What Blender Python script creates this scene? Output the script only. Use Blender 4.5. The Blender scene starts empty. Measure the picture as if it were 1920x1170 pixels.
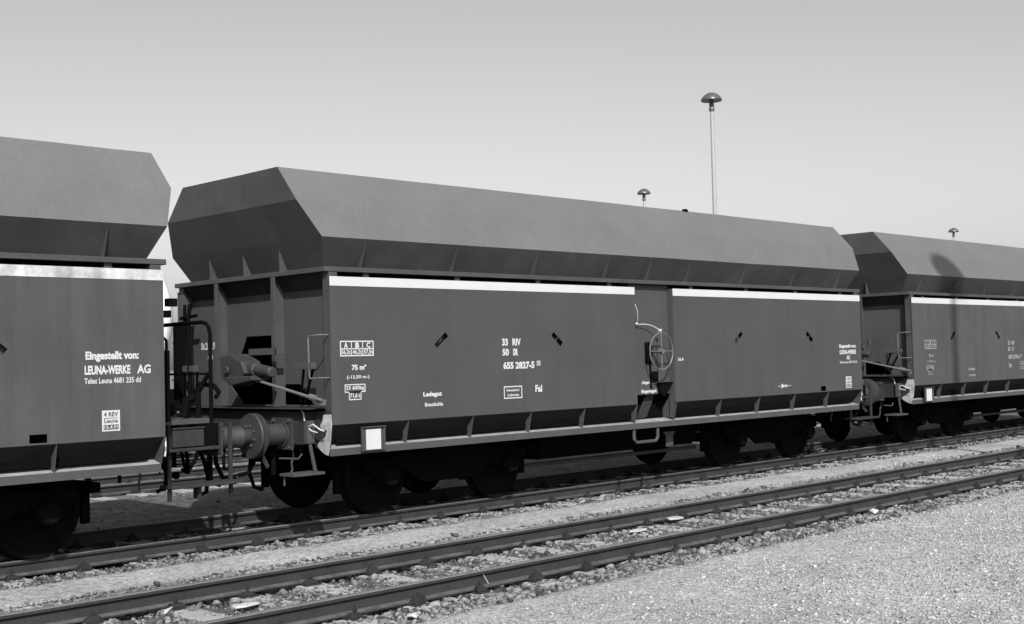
import bpy, bmesh, math, random
import numpy as np
from mathutils import Vector, Matrix, noise
from mathutils.geometry import delaunay_2d_cdt
random.seed(7); rng = np.random.default_rng(7)
R = math.radians
S = bpy.context.scene
COL = S.collection

# ------------------------------------------------------------------ camera
cam_d = bpy.data.cameras.new('camera'); cam = bpy.data.objects.new('camera', cam_d); COL.objects.link(cam)
cam_d.sensor_width = 36; cam_d.lens = 2338.19 * 36 / 1920; cam_d.clip_end = 3000; cam_d.clip_start = .1
yaw, pit, rol = R(45.0362), R(2.2237), R(-1.4762)
fw = Vector((math.sin(yaw)*math.cos(pit), math.cos(yaw)*math.cos(pit), math.sin(pit)))
rt = Vector((math.cos(yaw), -math.sin(yaw), 0)); up = rt.cross(fw)
r2 = rt*math.cos(rol) + up*math.sin(rol); u2 = -rt*math.sin(rol) + up*math.cos(rol)
cam.matrix_world = Matrix(((r2.x, u2.x, -fw.x, -14.0421), (r2.y, u2.y, -fw.y, -12.7557), (r2.z, u2.z, -fw.z, 1.8088), (0, 0, 0, 1)))
S.camera = cam
# ------------------------------------------------------------------ sky and sun (light travels along TR)
TR = Vector((.70, 1, -1.03)).normalized()
elev = math.asin(-TR.z); az = math.atan2(-TR.x, -TR.y)          # compass angle of the sun from +Y towards +X
W = bpy.data.worlds.new('World'); S.world = W; W.use_nodes = True
nt = W.node_tree; bg = nt.nodes['Background']
sky = nt.nodes.new('ShaderNodeTexSky'); sky.sky_type = 'NISHITA'; sky.sun_disc = False
sky.sun_elevation = elev; sky.sun_rotation = az; sky.dust_density = 3.0; sky.air_density = 1.0; sky.ozone_density = .6
bw = nt.nodes.new('ShaderNodeRGBToBW')                            # black and white film
nt.links.new(sky.outputs[0], bw.inputs[0]); nt.links.new(bw.outputs[0], bg.inputs[0])
bg.inputs[1].default_value = .119
sun_d = bpy.data.lights.new('sun', 'SUN'); sun_d.energy = 4.3; sun_d.angle = R(.7)
sun = bpy.data.objects.new('sun', sun_d); COL.objects.link(sun)
sun.rotation_euler = TR.to_track_quat('-Z', 'Y').to_euler()
S.view_settings.view_transform = 'Standard'; S.view_settings.look = 'None'
S.view_settings.exposure = .62; S.view_settings.gamma = 1; S.view_settings.use_curve_mapping = False

# ------------------------------------------------------------------ materials
def mat(name, base, rough=.6, var=.25, scale=2.0, fine=.15, fscale=40, streak=0, bump=0, bscale=30, spec=.3, island=None, metal=0):
    m = bpy.data.materials.new(name); m.use_nodes = True; t = m.node_tree; N = t.nodes; L = t.links
    p = N['Principled BSDF']; p.inputs['Roughness'].default_value = rough; p.inputs['Metallic'].default_value = metal
    p.inputs['Specular IOR Level'].default_value = spec
    g = N.new('ShaderNodeNewGeometry'); src = g.outputs['Position']
    def noi(sc, det=4, vec=None):
        n = N.new('ShaderNodeTexNoise'); n.inputs['Scale'].default_value = sc; n.inputs['Detail'].default_value = det
        n.inputs['Roughness'].default_value = .6
        L.new(vec or src, n.inputs['Vector']); return n.outputs['Fac']
    def mth(op, a, b):
        n = N.new('ShaderNodeMath'); n.operation = op
        for i, v in enumerate((a, b)):
            if isinstance(v, (int, float)): n.inputs[i].default_value = v
            else: L.new(v, n.inputs[i])
        return n.outputs[0]
    v = mth('MULTIPLY_ADD', mth('SUBTRACT', noi(scale), .5), 2*var*1.8); v.node.inputs[2].default_value = 1
    f = mth('MULTIPLY_ADD', mth('SUBTRACT', noi(fscale, 3), .5), 2*fine*1.8); f.node.inputs[2].default_value = 1
    v = mth('MULTIPLY', v, f)
    if streak:
        mp = N.new('ShaderNodeMapping'); mp.inputs['Scale'].default_value = (9, 9, .5); L.new(src, mp.inputs[0])
        s = mth('MULTIPLY_ADD', mth('SUBTRACT', noi(1, 4, mp.outputs[0]), .5), 2*streak*1.8); s.node.inputs[2].default_value = 1
        v = mth('MULTIPLY', v, s)
    if island:
        q = N.new('ShaderNodeMapRange'); L.new(g.outputs['Random Per Island'], q.inputs[0]); q.inputs[3].default_value = island[0]; q.inputs[4].default_value = island[1]
        v = mth('MULTIPLY', v, q.outputs[0])
    v = mth('MAXIMUM', mth('MULTIPLY', v, base), .004); v = mth('MINIMUM', v, .9)
    L.new(v, p.inputs['Base Color'])
    if bump:
        b = N.new('ShaderNodeBump'); b.inputs['Strength'].default_value = bump; b.inputs['Distance'].default_value = .02
        L.new(noi(bscale, 6), b.inputs['Height']); L.new(b.outputs[0], p.inputs['Normal'])
    return m
M = dict(
 hood=mat('sunlit_brown_paint', .094, .7, .10, .8, .22, 90, .05, .10, 1.6, spec=.15),  # lighter copy of the hood paint, sunlight put into the colour
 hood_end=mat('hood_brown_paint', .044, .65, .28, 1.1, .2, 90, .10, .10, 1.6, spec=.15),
 panel=mat('brown_paint', .047, .65, .10, 1.3, .20, 90, .07, .06, 1.5, spec=.15),
 panel_old=mat('streaky_brown_paint', .050, .65, .18, 1.6, .2, 90, .16, .08, 2, spec=.2),
 frame=mat('frame_paint', .042, .6, .2, 3, .15, 40, .06, spec=.3),
 plate_shade=mat('shaded_underside_paint', .016, .85, .3, 3, .2, 40, spec=.05),  # darker paint standing in for shade on the downward-facing return plates
 shade=mat('rusty_shaded_steel', .025, .8, .3, 3, .2, 40, spec=.1),  # dark steel, also the painted shade of the end wall flare
 under=mat('sooty_shaded_steel', .004, 1, .3, 4, .2, 50, spec=0),  # soot tone taken near black to carry the shade below the wagons
 tyre=mat('shaded_wheel_steel', .005, 1, .4, 6, .2, 60, spec=.02),  # near-black tone that paints the wheels as if in deep shade
 buffer=mat('buffer_steel', .026, .6, .35, 5, .25, 50, spec=.35, bump=.2),
 white=mat('white_lining_paint', .40, .6, .05, 3, .04, 40, .03),
 white_old=mat('dirty_white_lining', .34, .7, .5, 4, .15, 30, .25),
 letter=mat('white_lettering_paint', .40, .6, .06, 6, .05, 60),
 chip=mat('chipped_pale_paint', .26, .7, .5, 7, .2, 50, bump=.2),
 letter_faded=mat('faded_white_lettering', .20, .7, .5, 9, .2, 40),
 rope=mat('pale_wire', .36, .6, .1, 5),
 wheelrim=mat('bare_handwheel_steel', .085, .45, .2, 10, spec=.5),
 railtop=mat('rail_steel_running_surface', .105, .75, .2, 8, .2, 70, spec=.2),
 rail=mat('rusty_rail_steel', .026, .75, .25, 4, .25, 50, .1, spec=.2, bump=.2, bscale=60),
 railfoot=mat('dusty_rail_foot', .062, .9, .5, 7, .3, 50, spec=.05),
 clip=mat('rail_fastening_rust', .022, .95, .3, 8, spec=.0),
 sleeper=mat('weathered_pale_sleeper', .25, .85, .25, 4, .2, 30, bump=.5, bscale=35, spec=.1),
 stone=mat('ballast_stone', .095, .95, .3, 1.6, .35, 30, spec=.05, island=(.35, 2.1), bump=.5, bscale=50),
 pebble=mat('gravel_pebble', .34, .95, .2, 3, .3, 60, spec=.05, island=(.45, 1.02)),
 slab=mat('pale_broken_slab', .34, .8, .2, 6, .15, 40, bump=.3),
 mast=mat('pale_lamp_mast_metal', .26, .5, .1, 2, spec=.4),
 lamp=mat('dark_lamp_enamel', .06, .35, .1, 4, spec=.5),
 tank=mat('white_tank_paint', .78, .5, .05, 1, .03, 20),
 bark=mat('bush_bark', .07, .9), leaf=mat('bush_leaf', .07, .7, .4, 6),
 straw=mat('dry_straw', .45, .8, .2, 8),
)

# ------------------------------------------------------------------ helpers
class MB:
    def __init__(s): s.v = []; s.f = []; s.mi = []; s.cur = 0
    def add(s, vs, fs):
        b = len(s.v); s.v += [tuple(x) for x in vs]
        for f in fs: s.f.append(tuple(i+b for i in f)); s.mi.append(s.cur)
        return s
    def box(s, x0, x1, y0, y1, z0, z1):
        return s.add([(x, y, z) for z in (z0, z1) for y in (y0, y1) for x in (x0, x1)],
            [(0,2,3,1),(4,5,7,6),(0,1,5,4),(2,6,7,3),(0,4,6,2),(1,3,7,5)])
    def hexa(s, P):   # 8 points: bottom loop 4, top loop 4
        return s.add(P, [(3,2,1,0),(4,5,6,7),(0,1,5,4),(1,2,6,5),(2,3,7,6),(3,0,4,7)])
    def prism(s, pts, axis, a, b):      # pts 2D outline, extruded along axis from a to b
        n = len(pts)
        def mk(p, w):
            return {'x': (w, p[0], p[1]), 'y': (p[0], w, p[1]), 'z': (p[0], p[1], w)}[axis]
        vs = [mk(p, a) for p in pts] + [mk(p, b) for p in pts]
        return s.add(vs, [tuple(range(n))[::-1], tuple(range(n, 2*n))] + [(i, (i+1) % n, n+(i+1) % n, n+i) for i in range(n)])
    def tube(s, pts, r, n=10, closed=False):
        pts = [Vector(p) for p in pts]; m = len(pts); rr = r if isinstance(r, (list, tuple)) else [r]*m
        rings = []; ref = None
        for i, p in enumerate(pts):
            a = pts[i-1] if (i > 0 or closed) else p; b = pts[(i+1) % m] if (i < m-1 or closed) else p
            t = (b-a).normalized()
            if ref is None: ref = t.orthogonal().normalized()
            ref = (ref - t*ref.dot(t)).normalized(); bn = t.cross(ref)
            rings.append([p + ref*math.cos(2*math.pi*k/n)*rr[i] + bn*math.sin(2*math.pi*k/n)*rr[i] for k in range(n)])
        vs = [q for ring in rings for q in ring]; fs = []
        for i in range(m if closed else m-1):
            j = (i+1) % m
            for k in range(n): fs.append((i*n+k, i*n+(k+1) % n, j*n+(k+1) % n, j*n+k))
        if not closed: fs += [tuple(range(n))[::-1], tuple(range((m-1)*n, m*n))]
        return s.add(vs, fs)
    def lathe(s, prof, c, ax='y', n=32):     # prof: (along, radius)
        c = Vector(c); d = {'x': Vector((1,0,0)), 'y': Vector((0,1,0)), 'z': Vector((0,0,1))}[ax]
        u = {'x': Vector((0,1,0)), 'y': Vector((0,0,1)), 'z': Vector((1,0,0))}[ax]; w = d.cross(u)
        vs = []; fs = []; m = len(prof)
        for a, r in prof:
            for k in range(n):
                t = 2*math.pi*k/n; vs.append(c + d*a + (u*math.cos(t)+w*math.sin(t))*r)
        for i in range(m-1):
            for k in range(n): fs.append((i*n+k, i*n+(k+1) % n, (i+1)*n+(k+1) % n, (i+1)*n+k))
        fs += [tuple(range(n))[::-1], tuple(range((m-1)*n, m*n))]
        return s.add(vs, fs)
    def plate(s, outer, holes, axis, a, b):   # 2D outline with holes, given thickness along axis
        loops = [outer] + holes; vs = []; es = []
        for lp in loops:
            k = len(vs); vs += [Vector(p) for p in lp]; es += [(k+i, k+(i+1) % len(lp)) for i in range(len(lp))]
        fo = [tuple(range(len(outer)))]
        V, E, F, *_ = delaunay_2d_cdt(vs, es, [], 0, 1e-6)
        def inside(p, lp):
            c = False; n = len(lp)
            for i in range(n):
                x1, y1 = lp[i]; x2, y2 = lp[(i+1) % n]
                if (y1 > p[1]) != (y2 > p[1]) and p[0] < (x2-x1)*(p[1]-y1)/(y2-y1)+x1: c = not c
            return c
        keep = []
        for f in F:
            c = sum((V[i] for i in f), Vector((0, 0)))/len(f)
            if inside(c, outer) and not any(inside(c, h) for h in holes): keep.append(tuple(f))
        def mk(p, w): return {'x': (w, p[0], p[1]), 'y': (p[0], w, p[1]), 'z': (p[0], p[1], w)}[axis]
        n = len(V); P = [mk(p, a) for p in V] + [mk(p, b) for p in V]
        fs = keep + [tuple(i+n for i in reversed(f)) for f in keep]
        cnt = {}
        for f in keep:
            for i in range(len(f)):
                e = (f[i], f[(i+1) % len(f)]); cnt[tuple(sorted(e))] = cnt.get(tuple(sorted(e)), 0)+1
        fs += [(e[0], e[1], e[1]+n, e[0]+n) for e, c in cnt.items() if c == 1]
        return s.add(P, fs)
    def build(s, name, mats, parent=None, smooth=False, bevel=0):
        me = bpy.data.meshes.new(name); me.from_pydata(s.v, [], s.f)
        mats = mats if isinstance(mats, (list, tuple)) else [mats]
        for m in mats: me.materials.append(m)
        if len(mats) > 1: me.polygons.foreach_set('material_index', s.mi)
        bm = bmesh.new(); bm.from_mesh(me); bmesh.ops.recalc_face_normals(bm, faces=bm.faces[:])
        if bevel:
            bmesh.ops.bevel(bm, geom=[e for e in bm.edges if len(e.link_faces) == 2 and e.calc_face_angle() > .6], offset=bevel, segments=1, affect='EDGES', clamp_overlap=True, material=-1)
        bm.to_mesh(me); bm.free()
        if smooth:
            me.polygons.foreach_set('use_smooth', [True]*len(me.polygons)); me.set_sharp_from_angle(angle=R(35))
        o = bpy.data.objects.new(name, me); COL.objects.link(o)
        if parent: o.parent = parent
        return o
def build_split(m, name, mt, parent, smooth=False, bevel=0):
    # one object for every separate piece
    par = list(range(len(m.v)))
    def fd(i):
        while par[i] != i: par[i] = par[par[i]]; i = par[i]
        return i
    for f in m.f:
        for i in f[1:]: par[fd(i)] = fd(f[0])
    comp = {}
    for i in range(len(m.v)): comp.setdefault(fd(i), []).append(i)
    A = []
    for k, ids in comp.items():
        P = [m.v[i] for i in ids]; A.append([{k}, [min(p[a] for p in P)-.006 for a in range(3)], [max(p[a] for p in P)+.006 for a in range(3)]])
    ch = True
    while ch:
        ch = False
        for i in range(len(A)):
            for j in range(i+1, len(A)):
                if all(A[i][1][a] <= A[j][2][a] and A[j][1][a] <= A[i][2][a] for a in range(3)):
                    A[i] = [A[i][0] | A[j][0], [min(A[i][1][a], A[j][1][a]) for a in range(3)], [max(A[i][2][a], A[j][2][a]) for a in range(3)]]; del A[j]; ch = True; break
            if ch: break
    first = None
    for ks, _, _ in A:
        q = MB(); ids = [i for k in ks for i in comp[k]]; mp = {i: n for n, i in enumerate(ids)}
        q.v = [m.v[i] for i in ids]; q.f = [tuple(mp[i] for i in f) for f in m.f if fd(f[0]) in ks]; q.mi = [0]*len(q.f)
        o = q.build(name, mt, parent, smooth, bevel); first = first or o
    return first
def empty(name, loc=(0,0,0), rz=0):
    o = bpy.data.objects.new(name, None); COL.objects.link(o); o.location = loc; o.rotation_euler = (0,0,rz); o.empty_display_size = .2
    return o
def tag(o, label=None, cat=None, group=None, kind=None):
    for k, v in (('label', label), ('category', cat), ('group', group), ('kind', kind)):
        if v: o[k] = v
    return o
def copy_tree(o, parent=None):
    c = o.copy(); COL.objects.link(c); c.parent = parent
    for ch in list(o.children): copy_tree(ch, c)
    return c

_tc = {}
def text_mesh(txt, bold):
    k = (txt, bold)
    if k in _tc: return _tc[k]
    cu = bpy.data.curves.new('t', 'FONT'); cu.body = txt; cu.offset = bold; cu.resolution_u = 3
    ob = bpy.data.objects.new('t', cu); COL.objects.link(ob)
    dg = bpy.context.evaluated_depsgraph_get(); me = bpy.data.meshes.new_from_object(ob.evaluated_get(dg))
    vs = [tuple(v.co[:2]) for v in me.vertices]; fs = [tuple(p.vertices) for p in me.polygons]
    bpy.data.objects.remove(ob); bpy.data.curves.remove(cu); bpy.data.meshes.remove(me)
    _tc[k] = (vs, fs); return _tc[k]
class Letter:          # collects lettering lying on a flat face
    def __init__(s, mapf): s.m = MB(); s.map = mapf
    def text(s, txt, x0, x1, z0, z1, bold=.018):
        bold = bold + (.026 if (z1-z0) > .06 else .016)
        vs, fs = text_mesh(txt, bold); xs = [v[0] for v in vs]; ys = [v[1] for v in vs]
        a, b, c, d = min(xs), max(xs), min(ys), max(ys)
        s.m.add([s.map(x0+(v[0]-a)/(b-a)*(x1-x0), z0+(v[1]-c)/(d-c)*(z1-z0)) for v in vs], fs); return s
    def rect(s, x0, x1, z0, z1):
        s.m.add([s.map(x0, z0), s.map(x1, z0), s.map(x1, z1), s.map(x0, z1)], [(0,1,2,3)]); return s
    def frame(s, x0, x1, z0, z1, w=.016):
        s.rect(x0, x1, z0, z0+w); s.rect(x0, x1, z1-w, z1); s.rect(x0, x0+w, z0+w, z1-w); s.rect(x1-w, x1, z0+w, z1-w); return s
    def build(s, parent, m): o = s.m.build('lettering', m, parent); s.m = MB(); return o

# ------------------------------------------------------------------ ground
def hgt(x, y):
    n = noise.noise(Vector((x*1.3, y*1.3, 0)))*.018 + noise.noise(Vector((x*5, y*5, 3)))*.010
    b = -.175
    for c in (0, -4.07, 6.6, 10.6):
        d = abs(y-c)
        if d < 1.25: b = min(b, -.178 if abs(d-.75) > .13 else -.215)
    if -2.35 < y < -1.35: b = -.150
    if y < -5.35: b = -.165 + .012*min(1, (-5.35-y))
    return b + n
def axis_vals(segs):
    out = []
    for a, b, st in segs: out += list(np.arange(a, b, st))
    return out
xs = axis_vals([(-400, -60, 40), (-60, -16, 2), (-16, -9, .1), (-9, 16, .12), (16, 60, 2), (60, 1200, 60)]) + [1200]
ys = axis_vals([(-300, -40, 20), (-40, -14, 2), (-14, 2, .1), (2, 12, .4), (12, 60, 4), (60, 1500, 80)]) + [1500]
vs = [(x, y, hgt(x, y)) for y in ys for x in xs]; nx = len(xs)
fs = [(j*nx+i, j*nx+i+1, (j+1)*nx+i+1, (j+1)*nx+i) for j in range(len(ys)-1) for i in range(nx-1)]
me = bpy.data.meshes.new('ground'); me.from_pydata(vs, [], fs); me.polygons.foreach_set('use_smooth', [True]*len(fs))
ground = bpy.data.objects.new('ground', me); COL.objects.link(ground); tag(ground, kind='structure')
gm = bpy.data.materials.new('yard_ground'); gm.use_nodes = True; me.materials.append(gm)
t = gm.node_tree; N = t.nodes; L = t.links; p = N['Principled BSDF']; p.inputs['Roughness'].default_value = .95; p.inputs['Specular IOR Level'].default_value = .1
geo = N.new('ShaderNodeNewGeometry'); pos = geo.outputs['Position']
def mth(op, a, b=0, c=0):
    n = N.new('ShaderNodeMath'); n.operation = op
    for i, v in enumerate((a, b, c)):
        if isinstance(v, (int, float)): n.inputs[i].default_value = v
        else: L.new(v, n.inputs[i])
    return n.outputs[0]
def noi(sc, det=4, rough=.6):
    n = N.new('ShaderNodeTexNoise'); n.inputs['Scale'].default_value = sc; n.inputs['Detail'].default_value = det; n.inputs['Roughness'].default_value = rough
    L.new(pos, n.inputs['Vector']); return n.outputs['Fac']
def vor(sc, feat='F1', out='Distance'):
    n = N.new('ShaderNodeTexVoronoi'); n.inputs['Scale'].default_value = sc; n.feature = feat; L.new(pos, n.inputs['Vector']); return n.outputs[out]
def rng_(v, a, b, c, d):
    n = N.new('ShaderNodeMapRange'); n.clamp = True; L.new(v, n.inputs[0])
    for i, q in enumerate((a, b, c, d)): n.inputs[i+1].default_value = q
    return n.outputs[0]
sx = N.new('ShaderNodeSeparateXYZ'); L.new(pos, sx.inputs[0])
yw = mth('ADD', sx.outputs[1], mth('MULTIPLY', mth('SUBTRACT', noi(2.2, 5), .5), .45))
# pale fine gravel: foreground (y < -5.4), walkway between the tracks, and patches beyond the train
fore = rng_(yw, -5.55, -5.35, 1, 0)
walk = mth('MULTIPLY', rng_(yw, -2.45, -2.25, 0, 1), rng_(yw, -1.50, -1.32, 1, 0))
far = rng_(yw, 5.0, 5.4, 0, .25)
pale = mth('MAXIMUM', mth('MAXIMUM', fore, walk), far)
cell = vor(70, 'F1', 'Color'); cs = N.new('ShaderNodeSeparateColor'); L.new(cell, cs.inputs[0]); cv = cs.outputs[0]
cell2 = vor(32, 'F1', 'Color'); cs2 = N.new('ShaderNodeSeparateColor'); L.new(cell2, cs2.inputs[0]); cv2 = cs2.outputs[0]
big = rng_(noi(.7, 5), .35, .65, .80, 1.12)
grain = mth('ADD', mth('MULTIPLY', cv, .55), mth('MULTIPLY', cv2, .45))
blot = mth('MULTIPLY', rng_(noi(11, 6, .8), .52, .64, 1, .5), rng_(noi(30, 5, .8), .56, .66, 1, .45))
gpale = mth('MULTIPLY', mth('MULTIPLY', mth('ADD', grain, .48), big), mth('MULTIPLY', blot, .33))
gdark = mth('MULTIPLY', mth('MULTIPLY', mth('ADD', mth('MULTIPLY', cv2, .9), .5), rng_(noi(4, 5), .3, .7, .6, 1.35)), .095)
bed_shade = rng_(mth('ABSOLUTE', yw), .95, 1.35, .5, 1); gdark = mth('MULTIPLY', gdark, bed_shade)  # bed under the wagons coloured darker to deepen their shadow
mx = N.new('ShaderNodeMix'); mx.data_type = 'FLOAT'; L.new(pale, mx.inputs[0]); L.new(gdark, mx.inputs[2]); L.new(gpale, mx.inputs[3])
L.new(mx.outputs[0], p.inputs['Base Color'])
b = N.new('ShaderNodeBump'); b.inputs['Strength'].default_value = .9; b.inputs['Distance'].default_value = .02
hh = mth('ADD', mth('MULTIPLY', vor(60), -.8), mth('MULTIPLY', noi(28, 6, .7), .9)); L.new(hh, b.inputs['Height']); L.new(b.outputs[0], p.inputs['Normal'])

# ------------------------------------------------------------------ loose stones (nobody could count them)
def base_stones(k):
    out = []
    for i in range(k):
        bm = bmesh.new()
        for j in range(11):
            d = Vector((random.gauss(0,1), random.gauss(0,1), random.gauss(0,1))).normalized(); bm.verts.new(d*random.uniform(.75, 1.1))
        g = bmesh.ops.convex_hull(bm, input=bm.verts[:]); bmesh.ops.delete(bm, geom=[v for v in bm.verts if not v.link_faces], context='VERTS')
        bmesh.ops.triangulate(bm, faces=bm.faces[:]); bmesh.ops.recalc_face_normals(bm, faces=bm.faces[:]); bm.verts.index_update()
        out.append((np.array([v.co[:] for v in bm.verts]), np.array([[v.index for v in f.verts] for f in bm.faces]))); bm.free()
    return out
BS = base_stones(14)
def stones(name, P, size, flat, material, lift=.25):
    # P: n x 2 positions, size: n radii
    V = []; F = []; off = 0; n = len(P)
    which = rng.integers(0, len(BS), n); th = rng.uniform(0, 2*math.pi, n); tl = rng.uniform(-.6, .6, n)
    for i in range(n):
        v, f = BS[which[i]]; v = v * np.array([size[i]*rng.uniform(.75, 1.3), size[i]*rng.uniform(.75, 1.2), size[i]*flat*rng.uniform(.7, 1.2)])
        c, s_ = math.cos(tl[i]), math.sin(tl[i]); v = v @ np.array([[c, 0, s_], [0, 1, 0], [-s_, 0, c]])
        c, s_ = math.cos(th[i]), math.sin(th[i]); v = v @ np.array([[c, -s_, 0], [s_, c, 0], [0, 0, 1]])
        v = v + np.array([P[i][0], P[i][1], hgt(P[i][0], P[i][1]) + size[i]*flat*lift]); V.append(v); F.append(f+off); off += len(v)
    V = np.concatenate(V); F = np.concatenate(F)
    me = bpy.data.meshes.new(name); me.vertices.add(len(V)); me.vertices.foreach_set('co', V.ravel())
    me.loops.add(F.size); me.loops.foreach_set('vertex_index', F.ravel().astype(np.int32))
    me.polygons.add(len(F)); me.polygons.foreach_set('loop_start', np.arange(0, F.size, 3, dtype=np.int32))
    me.update(calc_edges=True); me.materials.append(material)
    o = bpy.data.objects.new(name, me); COL.objects.link(o); return o
def seen(P, mg=1.3):
    d = np.stack([P[:, 0]+14.0421, P[:, 1]+12.7557, np.full(len(P), -.17-1.8088)], 1)
    z = d @ np.array(fw); a = np.abs(d @ np.array(r2))/z; b = np.abs(d @ np.array(u2))/z
    return P[(z > .5) & (a < mg*960/2338.19) & (b < mg*585/2338.19)]
def band(n, x0, x1, y0, y1, pw=1.6):
    u = rng.uniform(0, 1, n)**pw; return np.stack([x0+(x1-x0)*u, rng.uniform(y0, y1, n)], 1)
def clumpy(P, thr=-.15, sc=1.1):
    return np.array([q for q in P if noise.noise(Vector((q[0]*sc, q[1]*sc, 9))) > thr + .25*(random.random()-.5)])
Pb = np.concatenate([band(19000, -12, 24, -5.45, -4.75), band(14500, -12, 24, -4.75, -3.4), band(15000, -12, 24, -3.3, -2.3),
                     band(9000, -12, 24, -1.42, -.72), clumpy(band(7000, -12, 24, -.7, 1.5)), clumpy(band(2500, -9, 24, 1.5, 5.4), .05)]); Pb = seen(Pb)
tag(stones('ballast', Pb, rng.lognormal(math.log(.0195), .45, len(Pb)).clip(.008, .058), .72, M['stone']), 'dark coarse track ballast lying around the rails and sleepers', 'ballast', kind='stuff')
Pg = np.concatenate([band(120000, -10.5, 12, -11.5, -5.45, 1.5), clumpy(band(2500, -12, 18, -2.3, -1.4), .0)]); Pg = seen(Pg, 1.2)
def coarse(x, y): return min(1, max(0, (x+7.5)*.16 + (-5.6-y)*.30 + noise.noise(Vector((x*.5, y*.5, 4)))*.9))
cg = np.array([coarse(a, b) for a, b in Pg]); kp = (cg > rng.uniform(-.25, .75, len(Pg))) | (Pg[:, 1] > -3); Pg = Pg[kp]; cg = cg[kp]

tag(stones('gravel', Pg, (rng.lognormal(math.log(.0085), .42, len(Pg))*(.6+.6*cg)).clip(.003, .030), .6, M['pebble']), 'pale loose gravel scattered over the open ground', 'gravel', kind='stuff')

# ------------------------------------------------------------------ tracks
def rail_mb(x0, x1, y):
    prof = [(-.068,-.15),(.068,-.15),(.068,-.138),(.012,-.122),(.010,-.04),(.035,-.030),(.036,-.006),(.028,0),(-.028,0),(-.036,-.006),(-.035,-.030),(-.010,-.04),(-.012,-.122),(-.068,-.138)]
    m = MB(); n = len(prof); vs = []; fs = []
    for x in (x0, x1): vs += [(x, y+a, z) for a, z in prof]
    m.add(vs, [tuple(range(n)), tuple(range(n, 2*n))[::-1]])
    for i in range(n):
        m.cur = 1 if i in (6, 7, 8) else 2 if i in (2, 12) else 0
        m.add([vs[i], vs[(i+1) % n], vs[n+(i+1) % n], vs[n+i]], [(0,1,2,3)])
    return m
def sleeper_proto():
    m = MB(); ru = random.uniform
    m.prism([(-.13+ru(-.01,.01),-1.28),(.13+ru(-.01,.01),-1.28),(.13+ru(-.015,.015),-.4),(.13+ru(-.015,.015),.4),(.13,1.28),(-.13,1.28),(-.13+ru(-.015,.015),.4),(-.13+ru(-.015,.015),-.4)], 'z', -.33, -.168)
    m.cur = 1
    for s in (-1, 1):
        y = .75*s; m.box(-.08, .08, y-.15, y+.15, -.168, -.152)
        for q in (-1, 1):
            c = y+q*.085; j = [ru(-.018,.018) for _ in range(8)]; h = -.108+ru(-.016,.016); m.hexa([(-.07+j[0],c-.045,-.152),(.07+j[1],c-.045,-.152),(.07+j[2],c+.045,-.152),(-.07+j[3],c+.045,-.152),(-.045+j[4],c-.02,h),(.045+j[5],c-.02,h+j[6]*.5),(.045+j[5],c+.02,h+j[6]*.5),(-.045+j[7],c+.02,h)])
            m.lathe([(-.11,.022),(-.085,.022),(-.085,.012),(-.065,.012)], (0,c,0), 'z', 6)
    return m
slps = []
def track(y, x0, x1, s0, s1, phase, label, joint=()):
    r = empty('railway_track', (0, y, 0)); tag(r, label, 'railway track', 'railway tracks')
    for s in (-1, 1): rail_mb(x0, x1, .75*s).build('rail', [M['rail'], M['railtop'], M['railfoot']], r)
    k = math.ceil((s0-phase)/.69)
    while phase+k*.69 < s1:
        if len(slps) < 9: o = sleeper_proto().build('sleeper', [M['sleeper'], M['clip']], r, bevel=.008); slps.append(o)
        else: o = random.choice(slps).copy(); COL.objects.link(o); o.parent = r
        o.location = (phase+k*.69+random.uniform(-.015, .015), random.uniform(-.03, .03), random.uniform(-.006, .004)); o.rotation_euler = (0, 0, random.uniform(-.012, .012)); k += 1
    return r
track(-4.07, -60, 140, -13, 26, -.445, 'empty pair of rails nearest to the camera in front of the wagons')
track(0, -60, 160, -15, 30, 3.45, 'rails the three hopper wagons stand on')
track(6.6, -60, 160, -14, 20, 0, 'sunlit rails just behind the hopper wagons, seen through the gap')
track(10.6, -60, 160, -14, 12, .3, 'rails under the white tank wagon, farthest from the camera')

# ------------------------------------------------------------------ hopper wagon
BX, BY = 5.784, 1.606
rings = [(5.655, 1.405, 2.900), (5.804, 1.600, 3.232), (5.981, 1.390, 3.652), (5.972, 1.024, 4.061)]
def slot(cx, cz, sgn):
    a = .115; b = .036; d = Vector((sgn*.79, .64)).normalized(); e = Vector((-d.y, d.x)); c = Vector((cx, cz))
    return [tuple(c+d*a+e*b), tuple(c-d*a+e*b), tuple(c-d*a-e*b), tuple(c+d*a-e*b)]
def buckle(me):
    bm = bmesh.new(); bm.from_mesh(me); bmesh.ops.remove_doubles(bm, verts=bm.verts[:], dist=1e-5)
    bmesh.ops.subdivide_edges(bm, edges=[e for e in bm.edges if e.calc_length() > 9], cuts=23, use_grid_fill=True)
    bmesh.ops.subdivide_edges(bm, edges=[e for e in bm.edges if 1.9 < e.calc_length() < 4], cuts=7, use_grid_fill=True)
    for v in bm.verts:
        c = v.co; n = noise.noise(Vector((c.x*.9, c.y*.9, c.z*.9)))*.018 + noise.noise(Vector((c.x*2.2, c.y*2.2, c.z*2+7)))*.012
        d = Vector((0, math.copysign(1, c.y), 0)) if abs(c.x) < 5.6 else Vector((math.copysign(1, c.x), 0, 0)); v.co += d*n
    bmesh.ops.recalc_face_normals(bm, faces=bm.faces[:]); bm.to_mesh(me); bm.free()
GUS = (.45, 1.55, 2.58, 3.60, 4.63); TAB = (.93, 2.35, 3.77, 5.18)
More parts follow.
